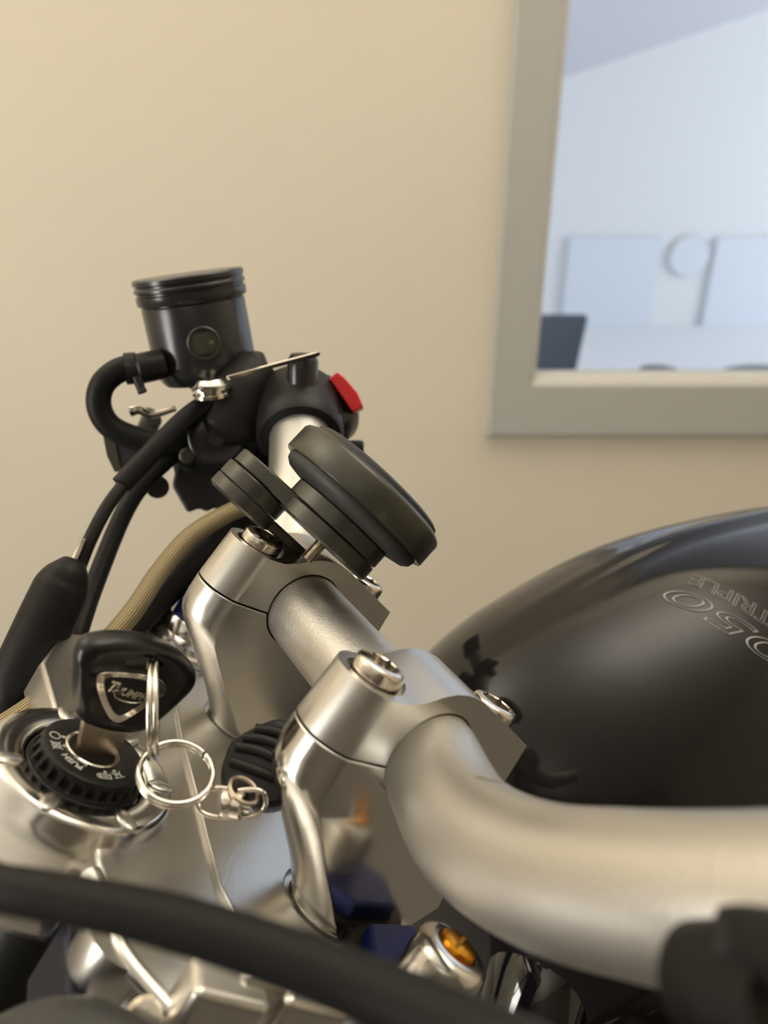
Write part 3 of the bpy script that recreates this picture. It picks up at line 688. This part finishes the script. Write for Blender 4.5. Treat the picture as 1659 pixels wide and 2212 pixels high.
# switch housing round the bar
bd = (sw(17.5, 188, 54) - sw(15.5, 171, 45)).normalized()
part('switch_housing', M['black'], lambda b_: lathe(b_, [(14.4, -8), (19, -8), (20.5, -5), (20.5, 22), (18, 26), (14.4, 26), (14.4, -8)], sw(16.8, 182, 51), bd, 48))
part('switch_pod', M['anod'], lambda b_: lathe(b_, [(0, -8), (17.5, -8), (19, -6), (19, 7), (17, 10), (13, 11), (0, 11)], at(692, 893, 0.385), V((-0.45, -0.75, -0.1)), 48))
part('kill_switch', M['red'], lambda b_: prism(b_, [(-1, -10.5), (5, -9.5), (4.2, -2), (0.5, 7), (-2, 10.5), (-7, 8.5), (-4.5, 1)], at(752, 848, 0.372), Rv * 0.94 + Uv * 0.3, Uv * 0.94 - Rv * 0.3, -6, 5), bevel=0.0008)
part('pod_button', M['black'], lambda b_: lathe(b_, [(0, 0), (4, 0), (4, 6), (3, 7), (0, 7)], at(756, 968, 0.39), Rv), smooth=40)
# throttle housing and lower mass
part('throttle_housing', M['black'], lambda b_: tube(b_, [at(560, 930, 0.40), at(460, 985, 0.395), at(380, 1000, 0.392)], [26 * mm, 24 * mm, 17 * mm], 28))
part('throttle_clamp', M['black'], lambda b_: loft(b_, [[at(x, y, 0.375) for x, y in ((385, 985), (560, 955), (562, 1085), (500, 1092), (478, 1104), (462, 1096), (448, 1106), (430, 1098), (405, 1108), (372, 1050))], [at(x, y, 0.40) for x, y in ((385, 985), (560, 955), (562, 1085), (500, 1092), (478, 1104), (462, 1096), (448, 1106), (430, 1098), (405, 1108), (372, 1050))]]), bevel=0.0015)
part('housing_screw', M['mount'], lambda b_: lathe(b_, [(0, 0), (4, 0), (4, 3), (3, 4), (0, 4)], at(405, 985, 0.366), -ray(405, 985)))
part('lever_pivot', M['black'], lambda b_: lathe(b_, [(0, 0), (5.6, 0), (5.6, 8), (0, 8)], at(340, 1052, 0.385), -ray(340, 1052)))
part('brake_lever', M['anod'], lambda b_: loft(b_, [[at(x, y, 0.372) for x, y in ((222, 935), (330, 925), (352, 1000), (300, 1030), (250, 1020), (232, 985))], [at(x, y, 0.388) for x, y in ((222, 935), (330, 925), (352, 1000), (300, 1030), (250, 1020), (232, 985))]]), bevel=0.0025)
part('lever_edge', M['mount'], lambda b_: loft(b_, [[at(x, y, 0.3712) for x, y in ((221, 933), (243, 932), (262, 1018), (248, 1020), (231, 985))], [at(x, y, 0.373) for x, y in ((221, 933), (243, 932), (262, 1018), (248, 1020), (231, 985))]]))
part('lever_blade', M['anod'], lambda b_: tube(b_, [at(330, 900, 0.40), at(300, 960, 0.42), at(270, 990, 0.46), at(250, 985, 0.52)], 6 * mm, 16, flat=(1, 0.7)))
part('lever_spring', M['steel'], lambda b_: tube(b_, [at(283, 888, 0.368), at(300, 886, 0.368), at(330, 896, 0.372), at(380, 882, 0.374)], [2.6 * mm, 1.8 * mm, 1.4 * mm], 14))
part('throttle_grip', M['blacksoft'], lambda b_: lathe(b_, [(11, 0), (16, 0), (16, 3), (15, 5), (15, 108), (16, 110), (11, 112), (11, 0)], at(655, 895, 0.47), at(675, 888, 0.58) - at(655, 895, 0.47), 32))

# ---- cables
part('brake_line_sleeve', M['blacksoft'], lambda b_: tube(b_, [at(500, 835, 0.362), at(455, 865, 0.358), at(400, 905, 0.352), at(330, 975, 0.343), at(262, 1048, 0.335)], [4.6 * mm, 4.6 * mm, 4.6 * mm], 24))
part('brake_line', M['blacksoft'], lambda b_: tube(b_, [at(285, 1025, 0.338), at(235, 1090, 0.328), at(195, 1165, 0.32), at(165, 1240, 0.315)], 2.9 * mm, 20))
part('banjo_clip', M['steel'], lambda b_: tube(b_, [at(180, 1162, 0.315), at(170, 1188, 0.314), at(158, 1215, 0.312)], 1.5 * mm, 10))
part('throttle_cable', M['blacksoft'], lambda b_: tube(b_, [at(445, 930, 0.38), at(370, 985, 0.37), at(283, 1080, 0.355), at(207, 1255, 0.335), at(158, 1400, 0.315), at(112, 1550, 0.295), at(80, 1680, 0.285)], 4.2 * mm, 20))
part('cable_boot', M['blacksoft'], lambda b_: tube(b_, [at(160, 1212, 0.305), at(148, 1238, 0.303), at(132, 1270, 0.302), at(95, 1350, 0.298), at(50, 1450, 0.294), at(38, 1500, 0.292), at(25, 1540, 0.292), at(5, 1620, 0.29)], [4.5 * mm, 8.5 * mm, 10.6 * mm, 10.8 * mm, 10.8 * mm, 10.5 * mm, 7.0 * mm, 7.0 * mm], 32, k=6))
part('braided_brake_hose', M['braid'], lambda b_: tube(b_, [at(640, 1060, 0.36), at(560, 1085, 0.35), at(490, 1110, 0.338), at(410, 1160, 0.325), at(345, 1235, 0.315), at(280, 1330, 0.302), at(180, 1440, 0.285), at(80, 1520, 0.27), at(-40, 1600, 0.255)], 4.1 * mm, 28, k=10))
part('wiring_loom', M['blacksoft'], lambda b_: tube(b_, [at(600, 1095, 0.37), at(545, 1118, 0.362), at(480, 1153, 0.352), at(425, 1205, 0.345), at(352, 1281, 0.338), at(300, 1342, 0.33), at(240, 1430, 0.32), at(180, 1530, 0.312), at(120, 1640, 0.305)], [8 * mm, 8.5 * mm, 8 * mm, 6.4 * mm, 6.2 * mm, 6.2 * mm], 28))
part('clutch_cable', M['blacksoft'], lambda b_: tube(b_, [at(-1100, 2500, 0.19), at(-600, 2080, 0.15), at(-160, 1900, 0.128), at(0, 1918, 0.124), at(180, 1948, 0.122), at(380, 1993, 0.120), at(600, 2062, 0.117), at(800, 2138, 0.113), at(1000, 2222, 0.107), at(1150, 2290, 0.102), at(1300, 2380, 0.098), at(1560, 2420, 0.098)], [3.5 * mm, 3.5 * mm, 3.7 * mm, 4.2 * mm, 4.5 * mm, 4.6 * mm, 4.6 * mm], 32))
# near control at lower right
part('clutch_perch', M['blacksoft'], lambda b_: tube(b_, [at(1500, 2110, 0.105), at(1580, 2130, 0.10), at(1720, 2170, 0.092)], [7 * mm, 8 * mm, 8 * mm], 24))
part('perch_clamp', M['blacksoft'], lambda b_: tube(b_, [at(1560, 2030, 0.098), at(1620, 2040, 0.096), at(1730, 2070, 0.09)], [4 * mm, 4.6 * mm, 5 * mm], 20))
# headlamp bucket and instrument shroud, dark at lower left
part('headlamp_shell', M['black'], lambda b_: lathe(b_, [(0, -60), (60, -50), (90, -10), (92, 20), (60, 40), (0, 45)], bw(-215, 60, -275), V((-0.9, -0.4, 0.1)), 48))
part('loom_cover', M['mountrub'], lambda b_: tube(b_, [at(-60, 2330, 0.16), at(60, 2260, 0.16), at(170, 2248, 0.16), at(280, 2280, 0.16), at(380, 2320, 0.16)], [8 * mm, 8 * mm, 6 * mm], 24))
# front wheel well below, out of the picture
part('front_tyre', M['blacksoft'], lambda b_: tube(b_, [bw(-330 + 290 * math.cos(t), 55, -740 + 290 * math.sin(t)) for t in [2 * PI * q / 64 for q in range(64)]], 0.058, 24, closed=True, k=1))

# ================================================================== PHONE MOUNT
HC = at(785, 1070, 0.270)
axm = (0.673 * Rv + 0.735 * Uv + 0.10 * Wv).normalized()
e1 = (0.739 * Rv - 0.673 * Uv); e1 = (e1 - axm * e1.dot(axm)).normalized(); e2 = axm.cross(e1)
def mw(a_, b_, c_): return HC + mm * (a_ * e1 + b_ * e2 + c_ * axm)
pm = empty('phone_mount', mw(-10, 0, -36), 'matt black round phone mount on a jointed arm above the far handlebar clamp', 'phone mount')
def mpart(name, m, fn, **k): return part(name, m, fn, parent=pm, **k)
mpart('mount_head', M['mount'], lambda b_: lathe(b_, [(0, -4.4), (29.4, -4.4), (30.9, -5.4), (31.2, -4.6), (31.2, 3.6), (30.6, 4.6), (28.2, 6.0), (0, 6.0)], HC, axm, 128, ref=e1), smooth=35)
mpart('mount_pad', M['mountrub'], lambda b_: lathe(b_, [(0, 5.6), (27.8, 5.6), (27.4, 7.2), (26, 8.0), (0, 8.2)], HC, axm, 96, ref=e1))
mpart('mount_lug', M['mountrub'], lambda b_: box(b_, mw(-2, 4, 8.8), e1, e2, axm, 6, 8, 0.9), bevel=0.0005)
mpart('damper', M['mountrub'], lambda b_: lathe(b_, [(0, -4.2), (28.4, -4.2), (29, -6), (28.4, -8), (26.5, -9.4), (21, -10.4), (0, -10.4)], HC, axm, 96, ref=e1))
mpart('joint_disc', M['mount'], lambda b_: lathe(b_, [(0, -16.3), (19.6, -16.3), (20, -15.9), (20, -11), (19.6, -10.5), (0, -10.5)], HC, axm, 96, ref=e1), smooth=35)
def armbm(b_, x0, x1, r_, h0, h1):
    pts = arc(x1, 0, r_, -90, 90, 20) + arc(x0, 0, r_, 90, 270, 20); prism(b_, pts, mw(0, 0, 0), e1, e2, h0, h1, axm)
mpart('base_disc', M['mount'], lambda b_: lathe(b_, [(0, -22.5), (19, -22.5), (20, -21.8), (20, -17.2), (19.6, -16.7), (0, -16.7)], HC, axm, 96, ref=e1), smooth=35)
mpart('upper_arm', M['mount'], lambda b_: armbm(b_, -30, -4, 11.5, -21.4, -15.8), bevel=0.0008)
mpart('pivot_disc', M['mount'], lambda b_: lathe(b_, [(0, -27.2), (12.6, -27.2), (13, -26.8), (13, -22), (12.6, -21.6), (0, -21.6)], mw(-29.5, 0, 0), axm, 64, ref=e1), smooth=35)
mpart('pivot_nut', M['mount'], lambda b_: lathe(b_, [(0, -32.6), (11.6, -32.6), (13, -31.6), (13, -27.7), (12.6, -27.3), (0, -27.3)], mw(-29.5, 0, 0), axm, 64, ref=e1), smooth=35)
def larm(b_):
    q = V((26, 20)).normalized(); p_ = V((-q.y, q.x)); L_ = 20; r_ = 8.0
    loc_ = [(x, y) for x, y in arc(L_, 0, r_, -90, 90, 16) + arc(0, 0, r_, 90, 270, 16)]
    prism(b_, [(-23 + q.x * x + p_.x * y, 8 + q.y * x + p_.y * y) for x, y in loc_], mw(0, 0, 0), e1, e2, -31.5, -27.6, axm)
mpart('lower_arm', M['mount'], larm, bevel=0.0008)
mpart('arm_spacer', M['black'], lambda b_: lathe(b_, [(0, -38), (4, -38), (4, -31.5), (0, -31.5)], mw(-8, 22, 0), axm, 32))
prf = [(0, -30)] ; 
z_ = -30.0
while z_ < -22.4:
    prf += [(2.0, z_), (2.45, z_ + 0.25), (2.0, z_ + 0.5)]; z_ += 0.62
prf += [(0, -22.2)]
mpart('threaded_screw', M['steel'], lambda b_: lathe(b_, prf, mw(0.5, 0, 0), axm, 32), smooth=20)

# ================================================================== KEY
wk = (U * math.cos(math.radians(8)) + BY * math.sin(math.radians(8))).normalized()
nk = wk.cross(N).normalized()
if nk.dot(C0 - BO) < 0: nk = -nk
KP = sw(IC[0], IC[1], -30)
key = empty('ignition_key', BO + N * 6 * mm, 'black key with a silver rimmed badge standing in the ignition lock', 'key')
def kp(x, y, off=0.0): return onpl(x, y, KP + nk * off * mm, nk)
def kplate(pts, h0, h1, m, name, parent=key, bev=0.0, segs=3, smooth=30):
    bm = NB(); A = [bm.verts.new(kp(x, y, h1) + nk * (h0 - h1) * mm) for x, y in pts]; B = [bm.verts.new(kp(x, y, h1)) for x, y in pts]; n_ = len(pts)
    for i in range(n_): bm.faces.new((A[i], A[(i + 1) % n_], B[(i + 1) % n_], B[i]))
    bm.faces.new(A[::-1]); bm.faces.new(B); return obj(name, bm, m, parent, smooth=smooth, bevel=bev, segs=segs)
def smoothpoly(P, k=5):
    n_ = len(P); out = []
    for i in range(n_):
        p0, p1, p2, p3 = [V((*P[(i + j - 1) % n_], 0)) for j in range(4)]
        for j in range(k):
            t = j / k; q = 0.5 * ((2 * p1) + (p2 - p0) * t + (2 * p0 - 5 * p1 + 4 * p2 - p3) * t * t + (3 * p1 - p0 - 3 * p2 + p3) * t ** 3); out.append((q.x, q.y))
    return out
bowpts = smoothpoly([(160, 1440), (161, 1412), (176, 1388), (205, 1375), (260, 1370), (320, 1377), (375, 1396), (408, 1425), (420, 1452), (413, 1476), (385, 1506), (345, 1542), (318, 1563), (285, 1573), (235, 1570), (190, 1558), (166, 1543), (160, 1500)])
def inset(P, f, c=None):
    c = c or (sum(p[0] for p in P) / len(P), sum(p[1] for p in P) / len(P)); return [(c[0] + (p[0] - c[0]) * f, c[1] + (p[1] - c[1]) * f) for p in P]
bm = NB(); secs = []
for f_, h_ in ((0.86, -4.2), (0.95, -3.6), (0.99, -2.2), (1.0, 0), (0.985, 1.8), (0.95, 3.0), (0.90, 3.7), (0.84, 4.0), (0.76, 3.5), (0.70, 3.0)): secs.append([kp(x, y) + nk * h_ * mm for x, y in inset(bowpts, f_)])
loft(bm, secs)
hp = [(262, 1415), (300, 1408), (335, 1410), (345, 1422), (335, 1434), (300, 1432), (268, 1432)]
hb = NB(); A = [hb.verts.new(kp(x, y) + nk * 9 * mm) for x, y in hp]; B = [hb.verts.new(kp(x, y) - nk * 9 * mm) for x, y in hp]
for i in range(7): hb.faces.new((A[i], A[(i + 1) % 7], B[(i + 1) % 7], B[i]))
hb.faces.new(A); hb.faces.new(B[::-1])
bm = boolean(bm, [('DIFFERENCE', hb)])
obj('key_bow', bm, M['keyblack'], key, smooth=50)
bdg = smoothpoly([(208, 1470), (215, 1457), (235, 1453), (270, 1454), (310, 1458), (345, 1468), (360, 1484), (355, 1500), (330, 1518), (290, 1545), (258, 1562), (240, 1556), (226, 1535), (214, 1505)], 4)
rim = kplate(bdg, 2.6, 4.1, M['chrome'], 'badge_rim', bev=0.00025)
kplate(inset(bdg, 0.75, (275, 1498)), 3.0, 4.35, M['black'], 'badge_face', bev=0.0001)
o1 = kp(288, 1492, 4.45); o1 = kp(283, 1493)
kx = (kp(318, 1506) - kp(236, 1482)).normalized(); ky = kx.cross(nk).normalized()
if ky.dot(N) < 0: ky = -ky
txo = kp(276, 1496, 4.42)
def kplace(x, y, z): return txo + kx * (x + 0.12 * y) + ky * (y - 0.0) + nk * z
tx = text_bm('T', 0.0046, lambda x, y, z: kplace(x - 0.0056, y * 1.0 + 0.0003, z), depth=0.00008, bold=0.00012); obj('badge_lettering', tx, M['chrome'], key, smooth=0)
tx = text_bm('RIUMPH', 0.0033, lambda x, y, z: kplace(x * 0.98 + 0.0012, y - 0.0002, z), depth=0.00008, bold=0.00009, spacing=1.02); obj('badge_lettering', tx, M['chrome'], key, smooth=0)
bm = NB(); tube(bm, [kplace(x, y, 0) for x, y in [(-0.0036, -0.0012), (-0.0026, -0.0022), (-0.0005, -0.0027), (0.002, -0.0028), (0.0045, -0.0024), (0.0065, -0.0016)]], [0.1 * mm, 0.2 * mm, 0.25 * mm, 0.2 * mm, 0.1 * mm], 8); obj('badge_swoosh', bm, M['chrome'], key)
bl = [(183, 1560), (280, 1572), (255, 1652), (247, 1660), (176, 1642), (168, 1620)]
kplate([(183, 1555), (281, 1565), (262, 1615), (252, 1652), (163, 1640), (172, 1608)], -1.2, 1.2, M['warmsteel'], 'key_blade', bev=0.0003)

# ================================================================== RINGS, SWIVEL, FOB
def circ(c, x, y, R_, n_=96, a0=0, a1=2 * PI, lift=None, axis=None):
    return [c + R_ * (math.cos(a0 + (a1 - a0) * i / n_) * x + math.sin(a0 + (a1 - a0) * i / n_) * y) + (axis * (lift * i / n_) if lift else V((0, 0, 0))) for i in range(n_ + 1)]
def split_ring(name, c, x, y, R_, wire, label, start=0.0):
    ax_ = x.cross(y).normalized()
    # two turns of wire with the crossover, as a split ring
    root = empty(name, c - BZ * R_, label, 'key ring', None)
    for k in (0, 1):
        pts = circ(c + ax_ * (k - 0.5) * wire * 2.05, x, y, R_, 96, start, start + 2 * PI * 0.985)
        bm = NB(); tube(bm, pts, wire, 16, k=1); obj('wire_turn', bm, M['chrome'], root, smooth=60)
    return root
vh = ray(331, 1530); vh = V((vh.x, vh.y, 0)).normalized()
side = V((0, 0, 1)).cross(vh).normalized()
hole_p = kp(325, 1424)
dA = (hole_p - C0).dot(Wv)
cA = at(331, 1530, dA - 0.004)
RA = 107 / FPX * cA.__sub__(C0).dot(Wv) * 0.97
rA = ray(331, 1530).normalized()
upA = (Uv - rA * Uv.dot(rA)).normalized()
rotv = (rA * math.cos(0.02) + Rv * math.sin(0.02)).normalized()
split_ring('key_ring', cA, upA, rotv, RA, 0.78 * mm, 'upright steel split ring hanging through the hole of the black key', 0.3)
cB = at(380, 1670, dA - 0.013)
rB = ray(382, 1668).normalized()
upB = (Uv * 1.0 + rA * 1.05); upB = upB.normalized()
xB = (Rv * 0.93 - Uv * 0.30 + Wv * 0.1).normalized(); yB = (upB - xB * upB.dot(xB)).normalized()
split_ring('key_ring', cB, xB, yB, 78 / FPX * (cB - C0).dot(Wv), 0.72 * mm, 'tilted steel split ring linking the upright ring to the swivel', 1.0)
dS = (cB - C0).dot(Wv) + 0.001
sv = empty('swivel_connector', at(500, 1760, dS), 'small nickel double ended swivel between split ring and black fob', 'swivel')
def ub(b_, pts, r_): tube(b_, pts, r_, 14, k=6)
part('swivel_loop', M['chrome'], lambda b_: ub(b_, [at(x, y, dS) for x, y in ((496, 1704), (470, 1702), (442, 1708), (427, 1728), (430, 1748), (448, 1760), (475, 1765), (498, 1766))], 0.72 * mm), parent=sv)
part('swivel_loop', M['chrome'], lambda b_: ub(b_, [at(x, y, dS) for x, y in ((512, 1768), (535, 1765), (558, 1758), (573, 1740), (571, 1716), (555, 1706), (532, 1706), (515, 1708))], 0.72 * mm), parent=sv)
part('swivel_barrel', M['chrome'], lambda b_: lathe(b_, [(0, -1.9), (3.6, -1.9), (4.0, -1.3), (4.0, 1.3), (3.6, 1.7), (0, 1.7)], at(489, 1735, dS), Rv * 0.97 - Uv * 0.12 + Wv * 0.35, 32), parent=sv)
part('swivel_barrel', M['chrome'], lambda b_: lathe(b_, [(0, -1.7), (3.4, -1.7), (3.9, -1.2), (3.9, 1.2), (3.4, 1.6), (1.6, 1.6), (1.6, 3.6), (0, 3.6)], at(515, 1740, dS), Rv * 0.97 - Uv * 0.12 - Wv * 0.15, 32), parent=sv)
cJ = at(527, 1708, dS - 0.0005)
xj = (Rv * 0.62 - Uv * 0.42 + Wv * 0.1).normalized(); yj = (Wv * 1.0 + Rv * 0.12 + Uv * 0.30); yj = (yj - xj * yj.dot(xj)).normalized()
bm = NB(); tube(bm, circ(cJ, xj, yj, 4.3 * mm, 48, 0.4, 0.4 + 2 * PI * 0.96), 0.7 * mm, 14, k=1); tag(obj('jump_ring', bm, M['warmsteel'], None, smooth=60), 'small bronze coloured jump ring joining the swivel to the black fob', 'ring')
# fob: rounded ribbed black body
dF = dS + 0.012
fob = empty('key_fob', at(560, 1750, dF), 'ribbed black plastic key fob lying behind the near clamp riser', 'key fob')
fo = smoothpoly([(477, 1668), (484, 1640), (500, 1605), (540, 1578), (585, 1558), (615, 1556), (640, 1580), (655, 1640), (650, 1700), (620, 1735), (560, 1745), (500, 1712), (480, 1700)], 4)
fn = (-ray(560, 1650).normalized() + BZ * 0.5).normalized()
f0 = at(560, 1650, dF)
def fp(x, y): return onpl(x, y, f0, fn)
bm = NB(); secs = []
for f_, h_ in ((0.9, -9), (0.98, -8), (1.0, -5), (1.0, 0), (0.97, 1.6), (0.90, 2.6)): secs.append([fp(x, y) + fn * h_ * mm for x, y in inset(fo, f_)])
loft(bm, secs)
def strip(b_, x0, y0, x1, y1, x2, y2, r_, h_):
    tube(b_, [fp(x0, y0) + fn * h_ * mm, fp(x1, y1) + fn * (h_ + 0.2) * mm, fp(x2, y2) + fn * h_ * mm], r_, 12)
obj('fob_body', bm, M['black'], fob, smooth=45)
for (a_, b_, c_, d_, e_, f_) in ((512, 1618, 560, 1628, 632, 1660), (528, 1598, 575, 1605, 640, 1628), (552, 1580, 590, 1585, 636, 1600), (500, 1650, 550, 1668, 620, 1695)):
    bm = NB(); strip(bm, a_, b_, c_, d_, e_, f_, 1.6 * mm, 2.3); obj('grip_rib', bm, M['black'], fob)
